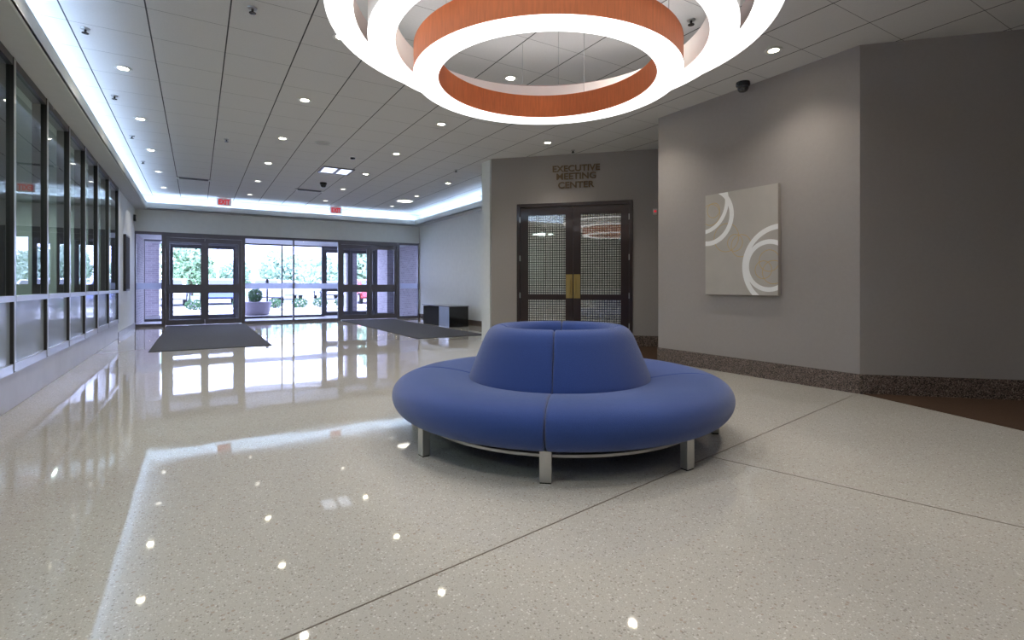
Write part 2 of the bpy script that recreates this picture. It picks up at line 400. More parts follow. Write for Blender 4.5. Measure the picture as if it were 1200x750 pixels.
# brass-brown divider strips in the terrazzo
def strip(name, p, q, w=0.006):
    p, q = Vector(p), Vector(q); n = (q - p).normalized(); n = Vector((-n.y, n.x)) * w / 2
    struct(name, prism(B(), [tuple(p + n), tuple(p - n), tuple(q - n), tuple(q + n)], 0.0, 0.0012), 'joint')
strip('trim_1', (-1.3, 1.41), (5.39, 2.55)); strip('trim_2', (2.70, 2.083), (3.9, -2.2))

# cove: soffit shelf, fascia and light line along left, far and right walls
CW = 0.262
sf = B()
box(sf, XL, XL + CW, -5.1, YF, ZS, ZS + 0.03); box(sf, XL + CW, XR - CW, YF - CW, YF, ZS, ZS + 0.03); box(sf, XR - CW, XR, 8.76, YF, ZS, ZS + 0.03)
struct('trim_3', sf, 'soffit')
fs = B()
box(fs, XL + CW - 0.015, XL + CW, -5.1, YF - CW + 0.015, ZS - 0.002, ZS + 0.165)
box(fs, XL + CW, XR - CW, YF - CW, YF - CW + 0.015, ZS - 0.002, ZS + 0.165)
box(fs, XR - CW, XR - CW + 0.015, 8.76, YF - CW + 0.015, ZS - 0.002, ZS + 0.165)
struct('trim_4', fs, 'white_wall')
def cove(label, x0, x1, y0, y1):
    t = thing('cove_light', label, 'cove light', ((x0 + x1) / 2, (y0 + y1) / 2, ZS + 0.03), 0, 'cove lights')
    hx, hy = (x1 - x0) / 2, (y1 - y0) / 2
    obj('housing', box(B(), -hx - 0.01, hx + 0.01, -hy, hy, 0, 0.075), 'white_plastic', t)
    obj('light_tube', box(B(), -hx, hx, -hy, hy, 0.075, 0.105), 'cove', t)
cove('bright white cove light running above the row of dark-framed windows', XL + 0.10, XL + 0.14, -5.0, YF - 0.2)
cove('bright white cove light running above the entrance doors', XL + 0.3, XR - 0.3, YF - 0.14, YF - 0.10)
cove('bright white cove light above the pale wall with the black bench', XR - 0.14, XR - 0.10, 8.9, YF - 0.2)

# ------------------------------------------------------------------ entrance glazing (two lines of it, with a vestibule between)
def bars(name, parent, m, lst, y0=-0.04, y1=0.05):
    bm = B()
    for x0, x1, z0, z1 in lst: box(bm, x0, x1, y0, y1, z0, z1)
    return obj(name, bm, m, parent)

FH = 2.42
def double_door(name, x0, y, width=1.88):
    t = struct(name, loc=(x0, y, 0))
    bars('door_frame', t, 'frame_grey', [(0, 0.06, 0, FH), (width - 0.06, width, 0, FH), (0.06, width - 0.06, FH - 0.10, FH)], -0.06, 0.08)
    lw = (width - 0.12) / 2
    for k in (0, 1):
        a = 0.06 + k * lw; b = a + lw
        lf = bars('door_leaf', t, 'frame_grey', [(a + .003, a + 0.085, 0.02, FH - 0.105), (b - 0.085, b - .003, 0.02, FH - 0.105), (a + 0.085, b - 0.085, FH - 0.225, FH - 0.105),
                                                 (a + 0.085, b - 0.085, 0.02, 0.16), (a + 0.085, b - 0.085, 0.93, 1.09)], -0.025, 0.025)
        obj('door_pane', box(B(), a + 0.085, b - 0.085, -0.004, 0.004, 0.16, FH - 0.225), 'glass', lf)
        hb = B(); box(hb, a + 0.05, b - 0.05, -0.10, -0.06, 0.86, 0.93); box(hb, a + 0.06, a + 0.10, -0.07, -0.025, 0.85, 0.94); box(hb, b - 0.10, b - 0.06, -0.07, -0.025, 0.85, 0.94)
        obj('push_bar', hb, 'frame_grey', lf)
    return t

def glazed(name, x0, x1, y, mull=(), band=True, top=0.05, sill=0.07):
    t = struct(name, loc=(x0, y, 0)); W = x1 - x0
    l = [(0, 0.025, 0, FH), (W - 0.025, W, 0, FH), (0.025, W - 0.025, FH - top, FH), (0.025, W - 0.025, 0, sill)]
    l += [(m - x0 - 0.02, m - x0 + 0.02, sill, FH - top) for m in mull]
    bars('window_frame', t, 'frame_grey', l)
    edges = [0.025] + [m - x0 for m in mull] + [W - 0.025]
    for a, b in zip(edges[:-1], edges[1:]):
        a2 = a + (0.02 if a > 0.03 else 0); b2 = b - (0.02 if b < W - 0.03 else 0)
        p = obj('pane', box(B(), a2, b2, -0.004, 0.004, sill, FH - top), 'glass', t)
        if band: obj('frosted_band', box(B(), a2, b2, -0.009, -0.005, 0.965, 1.125), 'decal', p)
    return t

Y2 = 18.6
glazed('window_17', XL, -0.76, YF); double_door('door_1', -0.76, YF + 0.02)
glazed('window_18', 1.12, 3.68, YF, mull=(2.40,), top=0.05)
double_door('door_2', 3.68, YF + 0.02); glazed('window_19', 5.56, XR - 0.04, YF)
struct('trim_5', box(B(), XR - 0.04, XR, YF, YF + 0.12, 0, 2.44), 'white_wall')
struct('trim_6', box(B(), XL, XR, YF - 0.01, YF + 0.12, FH, 2.445), 'frame_grey')
glazed('window_20', XL + 0.02, -0.76, Y2, band=False); double_door('door_4', -0.76, Y2 + 0.02)
glazed('window_21', 1.12, 3.68, Y2, mull=(2.40,), band=False)
double_door('door_5', 3.68, Y2 + 0.02); glazed('window_22', 5.56, XR - 0.02, Y2, band=False)
struct('floor_vestibule', box(B(), XL, XR, YF + 0.15, Y2 + 0.15, -0.1, -0.002), 'paving')
struct('ceiling_vestibule', box(B(), XL - 0.2, XR + 0.3, YF + 0.15, Y2 + 0.2, 2.44, 3.6), 'white_wall')
struct('wall_vestibule_left', box(B(), XL - 0.25, XL, YF + 0.15, Y2 + 0.2, 0, 2.44), 'brick')
struct('wall_vestibule_right', box(B(), XR, XR + 0.3, YF + 0.15, Y2 + 0.2, 0, 2.44), 'brick')
struct('wall_wing', box(B(), 6.02, 6.57, Y2 + 0.2, 20.6, 0, 2.5), 'brick')
struct('wall_facade', box(B(), -9, XL - 0.25, Y2 - 0.2, Y2 + 0.2, 0, 3.6), 'brick')
struct('ceiling_canopy', box(B(), -5, 10, Y2 + 0.2, 20.5, 2.5, 3.1), 'white_wall')
for lb, px_, py_ in (('brick pillar seen through the narrow glass panel beside the left entrance doors', -1.24, 20.2), ('brick pillar seen through the right entrance doors', 5.03, 20.2)):
    t = thing('brick_pillar', lb, 'pillar', (px_, py_, 0), 0, 'canopy pillars')
    obj('shaft', box(B(), -0.2, 0.2, -0.2, 0.2, 0.10, 2.42), 'brick', t, bevel=0.008)
    obj('plinth', box(B(), -0.24, 0.24, -0.24, 0.24, 0, 0.10), 'concrete', t, bevel=0.01)
    obj('capital', box(B(), -0.24, 0.24, -0.24, 0.24, 2.42, 2.5), 'concrete', t, bevel=0.01)

# ------------------------------------------------------------------ outdoors
struct('ground', box(B(), -60, 90, Y2 + 0.15, 130, -0.2, -0.01), 'asphalt')
struct('ground_walk', box(B(), -12, 16, Y2 + 0.2, 23.8, -0.01, -0.002), 'concrete')
struct('ground_verge', box(B(), -60, 90, 58, 130, -0.01, 0.02), 'lawn')
kb = B(); box(kb, -12, 18, 23.8, 23.95, -0.01, 0.10); box(kb, -12, 18, 27.0, 27.15, -0.01, 0.10)
struct('ground_kerb', kb, 'kerb')
struct('ground_bed', box(B(), -12, 18, 23.95, 27.0, -0.01, 0.06), 'kerb')

def leaf_ball(rx, rz, n, size, seed, lobes=0):
    rnd = random.Random(seed); bm = B()
    ls = [(0, 0, 0, 1.0)] + [(rnd.uniform(-.6, .6), rnd.uniform(-.6, .6), rnd.uniform(-.55, .55), rnd.uniform(.35, .6)) for _ in range(lobes)]
    for _ in range(n):
        l = rnd.choice(ls) if lobes else ls[0]
        while True:
            d = Vector((rnd.uniform(-1, 1), rnd.uniform(-1, 1), rnd.uniform(-1, 1)))
            if 0.05 < d.length < 1: break
        d.normalize(); r = rnd.uniform(0.72, 1.0) * l[3] * (0.8 if lobes else 1)
        c = Vector(((l[0] + d.x * r) * rx, (l[1] + d.y * r) * rx, (l[2] + d.z * r) * rz))
        q = Vector((rnd.gauss(d.x, .5), rnd.gauss(d.y, .5), rnd.gauss(d.z, .5))).normalized().to_track_quat('Z', 'Y').to_matrix()
        s = size * rnd.uniform(.6, 1.3); t = rnd.uniform(0, PI)
        vs = [bm.verts.new(c + q @ Vector((s * k * math.cos(t + a), s * k2 * math.sin(t + a), 0))) for a, k, k2 in ((0, 1, 1), (PI / 2, .5, .5), (PI, 1, 1), (3 * PI / 2, .5, .5))]
        bm.faces.new(vs)
    return bm

# planter with clipped bush
t = thing('round_planter', 'low round concrete planter holding a clipped green bush outside the entrance', 'planter', (1.84, 20.75, 0))
obj('bowl', lathe(B(), spline([(0.36, 0), (0.42, 0.10), (0.455, 0.30), (0.48, 0.44), (0.48, 0.47), (0.44, 0.47), (0.42, 0.40)], 3, False), 40), 'planter', t, smooth=True)
obj('soil', lathe(B(), [(0.001, 0.405), (0.43, 0.40), (0.43, 0.36)], 30), 'soil', t)
t2 = thing('clipped_bush', 'round clipped dark green bush growing in the concrete planter', 'bush', (1.80, 20.75, 0.40))
obj('foliage', leaf_ball(0.25, 0.27, 1500, 0.03, 5), 'leaf', t2, loc=(0, 0, 0.30))
obj('trunk', tube(B(), (0, 0, 0), (0, 0, 0.3), 0.02), 'bark', t2)
# post with lamp head
t = thing('bollard', 'slim dark bollard post standing beside the round planter', 'bollard', (2.24, 21.3, 0))
obj('post', lathe(B(), [(0.03, 0), (0.03, 1.05)], 14), 'black_plastic', t, smooth=True)
obj('base_plate', lathe(B(), [(0.09, 0), (0.09, 0.02), (0.04, 0.04)], 20), 'black_plastic', t)
obj('head', lathe(B(), [(0.03, 1.05), (0.065, 1.08), (0.065, 1.26), (0.02, 1.32)], 18), 'black_plastic', t, smooth=True)
# shrubs
sh = [(-1.75, 25.2, .33, 'behind the brick pillar, left of the left doors'), (-0.10, 25.0, .36, 'seen low through the left pane of the left entrance doors'), (1.55, 25.4, .26, 'seen low through the right pane of the left entrance doors'),
      (3.0, 25.4, .34, 'just right of the round planter'), (4.0, 25.2, .36, 'seen just right of the central glass mullion'), (4.95, 25.5, .36, 'second to the right of the central glass mullion'), (5.9, 25.3, .34, 'seen through the outer right doorway beside its frame')]
for i, (x, y, r, lb) in enumerate(sh):
    t = thing('low_shrub', 'low round shrub outdoors, ' + lb, 'shrub', (x, y, 0.05), 0, 'shrubs along the kerb')
    obj('foliage', leaf_ball(r, 0.24, 500, 0.045, 20 + i), 'leaf', t, loc=(0, 0, 0.22)); obj('stem', tube(B(), (0, 0, 0), (0, 0, 0.2), 0.03), 'bark', t)

def car(label, x, y, rz, paint):
    t = thing('parked_car', label, 'car', (x, y, 0), rz, 'cars in the car park')
    prof = spline([(-2.15, .35), (-2.2, .62), (-2.05, .86), (-1.2, .93), (-0.55, 1.38), (0.1, 1.46), (1.0, 1.42), (1.75, 1.02), (2.15, .95), (2.2, .6), (2.1, .33), (0, .28)], 3)
    bm = B(); rows = []
    for yy, sx, k in ((-0.88, .97, .97), (-0.9, 1, 1), (0.9, 1, 1), (0.88, .97, .97)):
        rows.append([bm.verts.new((px * sx, yy * (1 - max(0, pz - .9) * .28), .28 + (pz - .28) * k)) for px, pz in prof])
    n = len(prof)
    for a, b in zip(rows[:-1], rows[1:]):
        for j in range(n): bm.faces.new((a[j], a[(j + 1) % n], b[(j + 1) % n], b[j]))
    bm.faces.new(rows[0]); bm.faces.new(rows[-1][::-1])
    obj('car_body', bm, paint, t, smooth=True, flat_angle=50)
    g = B()
    for s in (-1, 1):
        y_ = s * 0.83
        pts = [(-1.05, .95, .90), (-0.5, 1.33, .79), (0.95, 1.36, .79), (1.5, 1.0, .88)]
        a = [g.verts.new((px, s * (w + .006), pz)) for px, pz, w in pts]; b = [g.verts.new((px, s * (w - .03), pz)) for px, pz, w in pts]
        g.faces.new(a); g.faces.new(b[::-1])
        for j in range(4): g.faces.new((a[j], a[(j + 1) % 4], b[(j + 1) % 4], b[j]))
    for pts in ([(-1.22, .96), (-0.62, 1.36)], [(1.12, 1.39), (1.72, 1.05)]):
        (xa, za), (xb, zb) = pts; dx = -0.03 if xa < 0 else 0.03
        a = [g.verts.new((xa + dx, -.68, za + .02)), g.verts.new((xa + dx, .68, za + .02)), g.verts.new((xb + dx, .62, zb + .02)), g.verts.new((xb + dx, -.62, zb + .02))]
        b = [g.verts.new((v.co.x - dx, v.co.y, v.co.z - .06)) for v in a]
        g.faces.new(a); g.faces.new(b[::-1])
        for j in range(4): g.faces.new((a[j], a[(j + 1) % 4], b[(j + 1) % 4], b[j]))
    obj('car_windows', g, 'car_glass', t)
    for sx in (-1.35, 1.35):
        for sy in (-.82, .82):
            wobj = obj('wheel', tube(B(), (sx, sy - .1, .32), (sx, sy + .1, .32), .32, 24), 'tyre', t)
            obj('hub', tube(B(), (sx, sy * 1.13 - .012, .32), (sx, sy * 1.13 + .012, .32), .19, 16), 'silver', wobj)
    for s in (-.62, .62): obj('headlight', box(B(), -2.19, -2.09, s - .16, s + .16, .62, .74), 'white_plastic', t)
for lb, x, y, p in (('red car outside, seen through the right entrance doors', 9.05, 32.0, 'car_red'),
                    ('white car outside, seen low through the left glass of the left entrance doors', -1.3, 34, 'car_white'), ('blue car outside, seen low through the left entrance doors', 1.1, 35, 'car_blue'),
                    ('silver car outside, seen low through the right leaf of the left entrance doors', 3.7, 36, 'car_silver'), ('white car outside, behind the round planter', 6.0, 44, 'car_white'),
                    ('silver car outside, straight behind the central glass mullion', 9.2, 44, 'car_silver'), ('white car outside, right of the central glass mullion', 12.6, 48.5, 'car_white')):
    car(lb, x, y, PI / 2 + random.uniform(-.06, .06), p)
# light pole in the car park
t = thing('car_park_lamp', 'tall pale lamp pole standing in the car park before the trees', 'lamp pole', (1.45, 49, 0))
obj('pole', lathe(B(), [(0.12, 0), (0.08, 5.2)], 12), 'white_plastic', t, smooth=True); obj('lamp_head', box(B(), -0.5, 0.5, -0.15, 0.15, 5.2, 5.35), 'white_plastic', t, bevel=0.03)
# trees
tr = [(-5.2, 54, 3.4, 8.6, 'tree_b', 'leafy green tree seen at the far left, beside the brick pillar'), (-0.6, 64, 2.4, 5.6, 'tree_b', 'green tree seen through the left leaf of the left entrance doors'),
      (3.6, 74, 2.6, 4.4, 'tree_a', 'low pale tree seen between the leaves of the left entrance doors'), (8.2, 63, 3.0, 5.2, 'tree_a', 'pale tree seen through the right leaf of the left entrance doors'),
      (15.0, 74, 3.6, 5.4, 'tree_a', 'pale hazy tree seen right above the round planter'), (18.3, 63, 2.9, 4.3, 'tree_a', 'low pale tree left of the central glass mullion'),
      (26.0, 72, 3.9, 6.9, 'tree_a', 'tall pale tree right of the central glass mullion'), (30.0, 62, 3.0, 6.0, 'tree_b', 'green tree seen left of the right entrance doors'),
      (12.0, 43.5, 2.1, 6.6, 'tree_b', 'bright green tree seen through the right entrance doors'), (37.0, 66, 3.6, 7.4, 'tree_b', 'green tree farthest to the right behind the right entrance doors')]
for i, (x, y, r, h, m_, lb) in enumerate(tr):
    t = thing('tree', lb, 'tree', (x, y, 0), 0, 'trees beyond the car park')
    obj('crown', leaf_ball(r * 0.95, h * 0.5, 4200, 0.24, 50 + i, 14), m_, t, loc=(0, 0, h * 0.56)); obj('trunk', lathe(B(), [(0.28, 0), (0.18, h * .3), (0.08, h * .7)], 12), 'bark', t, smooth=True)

# ------------------------------------------------------------------ circular sofa
SX, SY = 2.306, 3.122
sofa = thing('circular_sofa', 'round blue upholstered sofa with central ring backrest standing on metal legs', 'sofa', (SX, SY, 0))
A0 = math.radians(-98.7 - 31.3)     # seam direction: the camera's frame is turned 31.3 deg from the room's
seat_prof = spline([(0.60, .19), (.75, .165), (.95, .155), (1.075, .158), (1.150, .180), (1.195, .228), (1.212, .285), (1.2, .338), (1.163, .378), (1.10, .405), (1.01, .421), (.91, .421), (.80, .408), (.70, .39), (.625, .372), (.59, .345), (.585, .28)], 4)
back_prof = spline([(.656, .345), (.665, .385), (.644, .45), (.608, .54), (.570, .63), (.543, .69), (.51, .735), (.468, .757), (.43, .757), (.392, .738), (.365, .69), (.352, .60), (.345, .46), (.345, .35), (.45, .33), (.58, .33)], 4)
def wedge(prof, a0, a1, gap):
    bm = B(); n = 30; cr = sum(p[0] for p in prof) / len(prof); cz = sum(p[1] for p in prof) / len(prof)
    rr = max(p[0] for p in prof); steps = []
    for arc, ins in ((0.0, .020), (.003, .011), (.008, .005), (.016, .0015), (.03, 0)): steps.append((arc / rr, ins))
    A = [(a0 + gap / rr + s, i) for s, i in steps]
    A += [(a0 + .035 / rr + (a1 - a0 - .07 / rr) * k / n, 0) for k in range(1, n)]
    A += [(a1 - gap / rr - s, i) for s, i in steps[::-1]]
    rows = []
    for a, i in A:
        row = []
        for r, z in prof:
            d = Vector((cr - r, cz - z)); L = d.length; d = d / L * min(i, L * .5)
            r2, z2 = r + d.x, z + d.y
            row.append(bm.verts.new((r2 * math.cos(a), r2 * math.sin(a), z2)))
        rows.append(row)
    m = len(prof)
    for p, q in zip(rows[:-1], rows[1:]):
        for j in range(m): bm.faces.new((p[j], q[j], q[(j + 1) % m], p[(j + 1) % m]))
    bm.faces.new(rows[0]); bm.faces.new(rows[-1][::-1])
    return bm
for k in range(4):
    a = A0 + k * PI / 2
    obj('seat_cushion', wedge(seat_prof, a, a + PI / 2, .0015), 'sofa', sofa, smooth=True, flat_angle=60)
    obj('backrest', wedge(back_prof, a, a + PI / 2, .0015), 'sofa', sofa, smooth=True, flat_angle=60)
def inset(prof, d):
    cr = sum(p[0] for p in prof) / len(prof); cz = sum(p[1] for p in prof) / len(prof); out = []
    for q, (r_, z_) in enumerate(prof):
        a_, b_ = Vector(prof[q - 1]), Vector(prof[(q + 1) % len(prof)]); t_ = (b_ - a_).normalized(); n_ = Vector((-t_.y, t_.x))
        if n_.dot(Vector((cr - r_, cz - z_))) < 0: n_ = -n_
        out.append((r_ + n_.x * d, z_ + n_.y * d))
    return out
obj('seat_core', lathe(B(), inset(seat_prof, .022), 72, closed=True), 'sofa_under', sofa, smooth=True)
obj('backrest_core', lathe(B(), inset(back_prof, .022), 72, closed=True), 'sofa_under', sofa, smooth=True)
for k in range(8):
    a = A0 + k * PI / 4
    bm = B(); box(bm, 1.085, 1.135, -0.033, 0.033, 0.006, 0.175)
    lg = obj('leg', bm, 'alu', sofa, bevel=0.003, rotz=a)
    obj('foot_pad', box(B(), 1.088, 1.132, -0.030, 0.030, 0.0, 0.006), 'rubber', lg)
bf = B(); lathe(bf, [(.972, .092), (.981, .092), (.981, .108), (.972, .108)], 72, closed=True)
for k in range(8):
    a = A0 + k * PI / 4; tube(bf, (.1 * math.cos(a), .1 * math.sin(a), .15), (1.09 * math.cos(a), 1.09 * math.sin(a), .15), .010)
    tube(bf, (.975 * math.cos(a), .975 * math.sin(a), .10), (.975 * math.cos(a), .975 * math.sin(a), .15), .008)
obj('base_ring', bf, 'alu', sofa)
obj('under_panel', lathe(B(), [(0.001, .166), (1.02, .163), (1.02, .173), (0.001, .176)], 60), 'sofa_under', sofa)

# ------------------------------------------------------------------ ring chandelier
def camframe(right, T):    # a point given by distance ahead of / right of the eye -> room axes
    c, s = math.cos(math.radians(31.3)), math.sin(math.radians(31.3))
    return (right * c + T * s, -right * s + T * c)
chx, chy = camframe(0.26, 3.63)
ch = thing('ring_chandelier', 'three-tier chandelier of luminous white rings with a copper-coloured inner ring hung on thin cables', 'chandelier', (chx, chy, 0))
def ring(Ro, Ri, z, bandm, name, label, off=(0, 0), hh=0.19, hole=4):
    bm = B(); t_ = 0.008
    for r0, r1 in ((Ro - t_, Ro), (Ri, Ri + t_)):
        lathe(bm, [(r0, z + .004), (r1, z + .004), (r1, z + hh), (r0, z + hh)], 96, off[0], off[1], closed=True)
    lathe(bm, [(Ri + t_, z + hh * .80), (Ro - t_, z + hh * .80), (Ro - t_, z + hh * .80 + .01), (Ri + t_, z + hh * .80 + .01)], 96, off[0], off[1], closed=True)
    b = obj(name, bm, bandm, ch, smooth=True); b['label'] = label
    obj('diffuser', lathe(B(), [(Ri - .002, z - .004), (Ro + .002, z - .004), (Ro + .002, z + .006), (Ri - .002, z + .006)], 96, off[0], off[1], closed=True), 'diffuser', b, smooth=True)
    obj('uplight', lathe(B(), [(Ri + .04, z + hh * .80 + .012), (Ro - .04, z + hh * .80 + .012), (Ro - .04, z + hh * .80 + .02), (Ri + .04, z + hh * .80 + .02)], 96, off[0], off[1], closed=True), 'uplight', b, smooth=True)
    for k in range(4):
        a = A0 + 0.35 + k * PI / 2 + Ro; rm = (Ro + Ri) / 2
        p = (off[0] + rm * math.cos(a), off[1] + rm * math.sin(a))
        obj('cable', tube(B(), (*p, z + hh * .8), (*p, ZC), 0.0022, 6), 'steel', b)
ring(.915, .752, 2.47, 'copper', 'small_ring', 'copper-coloured smallest ring, lowest of the three', (-0.016, 0.012))
ring(1.225, 1.055, 2.665, 'offwhite_band', 'middle_ring', 'pearl-white middle ring')
ring(1.485, 1.315, 2.815, 'mauve_band', 'large_ring', 'largest and highest ring with taupe sides', hh=0.15)

# ------------------------------------------------------------------ ceiling fittings
ROWX = (-0.68, 1.16, 3.02, 4.90); ROWY = (3.05, 5.0, 6.94, 8.92, 10.87, 12.85, 14.85)
rown = ('row beside the window cove', 'second row from the windows', 'third row from the windows', 'row nearest the painting wall')
ordn = ('first', 'second', 'third', 'fourth', 'fifth', 'sixth', 'seventh')
proto = {}
def make_down(kind):
    t = thing('downlight', 'recessed round downlight', 'downlight', (0, 0, ZC), 0, 'recessed ceiling downlights')
    obj('trim_ring', lathe(B(), [(.046, -.001), (.082, -.001), (.085, -.005), (.080, -.010), (.050, -.008)], 32, closed=True), 'white_plastic', t, smooth=True)
    obj('lens', lathe(B(), [(.001, -.004), (.047, -.004), (.047, -.002), (.001, -.002)], 28), kind, t)
    return t
dl_spots = []
for i, x in enumerate(ROWX):
    k = 0
    for j, y in enumerate(ROWY):
        if x > 4.5 and y in (8.92,): continue
        hidden = y < 4 and x < 4.5 or (x < 0 and y < 6)
        dl_spots.append((x, y))
        if hidden: continue
        kind = 'lens' if j < 5 else 'dim_lens'
        if kind not in proto: t = proto[kind] = make_down(kind)
        else: t = dup(proto[kind], (x, y, ZC))
        t.location = (x, y, ZC)
        m = 'glowing' if kind == 'lens' else 'faintly lit'
        t['label'] = '%s downlight in the %s, %s from camera' % (m, rown[i], ordn[k]); k += 1

def sp_proto():
    t = thing('sprinkler', 'x', 'sprinkler', (0, 0, ZC), 0, 'ceiling sprinklers')
    obj('escutcheon', lathe(B(), [(.001, -.001), (.038, -.001), (.034, -.010), (.001, -.012)], 20), 'steel', t)
    obj('head', lathe(B(), [(.010, -.012), (.010, -.040), (.028, -.042), (.028, -.046), (.001, -.048)], 16), 'black_plastic', t)
    return t
sp = None
for x, y, lb in ((-.87, 6.05, 'beside the window cove, nearest the camera'), (-.87, 8.0, 'beside the window cove, second from the camera'), (-.87, 10.0, 'beside the window cove, third from the camera'), (-.87, 11.94, 'beside the window cove, farthest'),
                 (.40, 4.87, 'alone at the top of the picture left of the chandelier'), (.40, 9.44, 'between the two left rows of downlights'), (5.55, 7.1, 'above the bronze lettering'), (4.47, 9.53, 'close to the pale wall left of the bronze lettering'), (3.72, 3.08, 'seen through the chandelier beside its copper ring')):
    if sp is None: sp = t = sp_proto()
    else: t = dup(sp, (0, 0, 0))
    t.location = (x, y, ZC); t['label'] = 'small dark ceiling sprinkler ' + lb
for x, y, lb in ((5.38, 3.72, 'black dome camera on the ceiling above the painting wall'), (2.45, 12.28, 'black dome camera on the ceiling behind the square light panel')):
    t = thing('dome_camera', lb, 'security camera', (x, y, ZC), 0, 'dome cameras')
    obj('mount', lathe(B(), [(.001, 0), (.075, 0), (.078, -.03), (.07, -.045), (.001, -.045)], 28), 'black_plastic', t, smooth=True)
    obj('dome', lathe(B(), spline([(.062, -.045), (.06, -.075), (.04, -.105), (.001, -.115)], 4, False), 28), 'dark_glass', t, smooth=True)
t = thing('smoke_detector', 'small grey smoke detector in front of the square light panel', 'smoke detector', (2.42, 9.56, ZC))
obj('base', lathe(B(), [(.001, 0), (.06, 0), (.06, -.015), (.001, -.015)], 24), 'white_plastic', t); obj('sensor', lathe(B(), [(.045, -.015), (.038, -.04), (.001, -.042)], 24), 'black_plastic', t)
t = thing('round_diffuser', 'round flush ceiling speaker grille between downlight rows before the light panel', 'ceiling speaker', (1.76, 8.87, ZC))
obj('rim', lathe(B(), [(.10, -.001), (.125, -.001), (.125, -.008), (.10, -.010)], 36, closed=True), 'soffit', t); obj('grille', lathe(B(), [(.001, -.005), (.10, -.005), (.10, -.002), (.001, -.002)], 36), 'concrete', t)
t = thing('light_panel', 'square ceiling light panel split by a dark bar, glowing bluish white', 'light fixture', (2.415, 10.86, ZC))
f = B()
for a in ((-.305, -.27, -.305, .305), (.27, .305, -.305, .305), (-.27, .27, -.305, -.27), (-.27, .27, .27, .305), (-.015, .04, -.27, .27)): box(f, a[0], a[1], a[2], a[3], -.02, -.001)
obj('panel_frame', f, 'frame_grey', t)
for a, b in ((-.27, -.015), (.04, .27)): obj('panel_lens', box(B(), a, b, -.27, .27, -.008, -.001), 'panel', t)
for x, y, lb in ((-.06, 13.3, 'slot air diffuser in the ceiling near the cove, over the left doors'), (2.35, 13.42, 'slot air diffuser in the ceiling behind the dome camera')):
    t = thing('slot_diffuser', lb, 'air vent', (x, y, ZC), 0, 'slot diffusers')
    f = B(); box(f, -.30, .30, -.06, -.035, -.018, -.001); box(f, -.30, .30, .035, .06, -.018, -.001); obj('vent_frame', f, 'frame_grey', t)
    obj('vent_slot', box(B(), -.30, .30, -.035, .035, -.006, -.001), 'black_plastic', t)
    for s in (-.30, .30): obj('end_cap', box(B(), s - .03, s + .03, -.06, .06, -.022, -.001), 'white_plastic', t)
t = thing('ceiling_fixture', 'pale oval flush ceiling fixture near the far right corner of the cove', 'ceiling fixture', (4.88, 13.7, ZC))
obj('rim', lathe(B(), [(.20, -.001), (.25, -.001), (.24, -.025), (.20, -.02)], 40, closed=True), 'white_plastic', t); obj('cover', lathe(B(), [(.001, -.02), (.20, -.015), (.20, -.002), (.001, -.002)], 40), 'dim_lens', t)

def text_mesh(txt, size, depth, bold=0.0):
    cu = bpy.data.curves.new('t', 'FONT'); cu.body = txt; cu.size = size; cu.extrude = depth; cu.align_x = 'CENTER'; cu.offset = bold
    o = bpy.data.objects.new('t', cu); C.objects.link(o)
    bpy.context.view_layer.update()
    me = bpy.data.meshes.new_from_object(o.evaluated_get(bpy.context.evaluated_depsgraph_get()))
    bpy.data.objects.remove(o); bpy.data.curves.remove(cu)
    return me
def text_part(name, txt, cap, width, m, parent, loc, depth=0.008, bold=0.0):
    """cap height and total width in metres; the text faces local -y"""
    me = text_mesh(txt, 1.0, 0.5, bold)
    xs = [v.co.x for v in me.vertices]; yv = [v.co.y for v in me.vertices]
    sx = width / (max(xs) - min(xs)); sy = cap / (max(yv) - min(yv)); cx = (max(xs) + min(xs)) / 2; y0 = min(yv)
    for v in me.vertices: v.co = Vector(((v.co.x - cx) * sx, -v.co.z * 2 * depth, (v.co.y - y0) * sy))
    me.materials.append(M[m]); o = bpy.data.objects.new(name, me); C.objects.link(o); o.parent = parent; o.location = loc
    me.name = name
    return o
def ex(x, y, lb):
    t = thing('exit_sign', lb, 'exit sign', (x, y, ZC), 0, 'exit signs')
    obj('mount', lathe(B(), [(.001, 0), (.05, 0), (.05, -.015), (.001, -.015)], 20), 'white_plastic', t)
    obj('sign_box', box(B(), -.165, .165, -.022, .022, -.205, -.012), 'exit_face', t, bevel=0.004)
    text_part('lettering', 'EXIT', 0.135, 0.26, 'exit_red', t, (0, -.027, -.18), 0.004, 0.035)
ex(0.62, 15.80, 'red-lettered exit sign before the cove above the left entrance doors')
ex(3.51, 15.80, 'red-lettered exit sign before the cove near the right entrance doors')

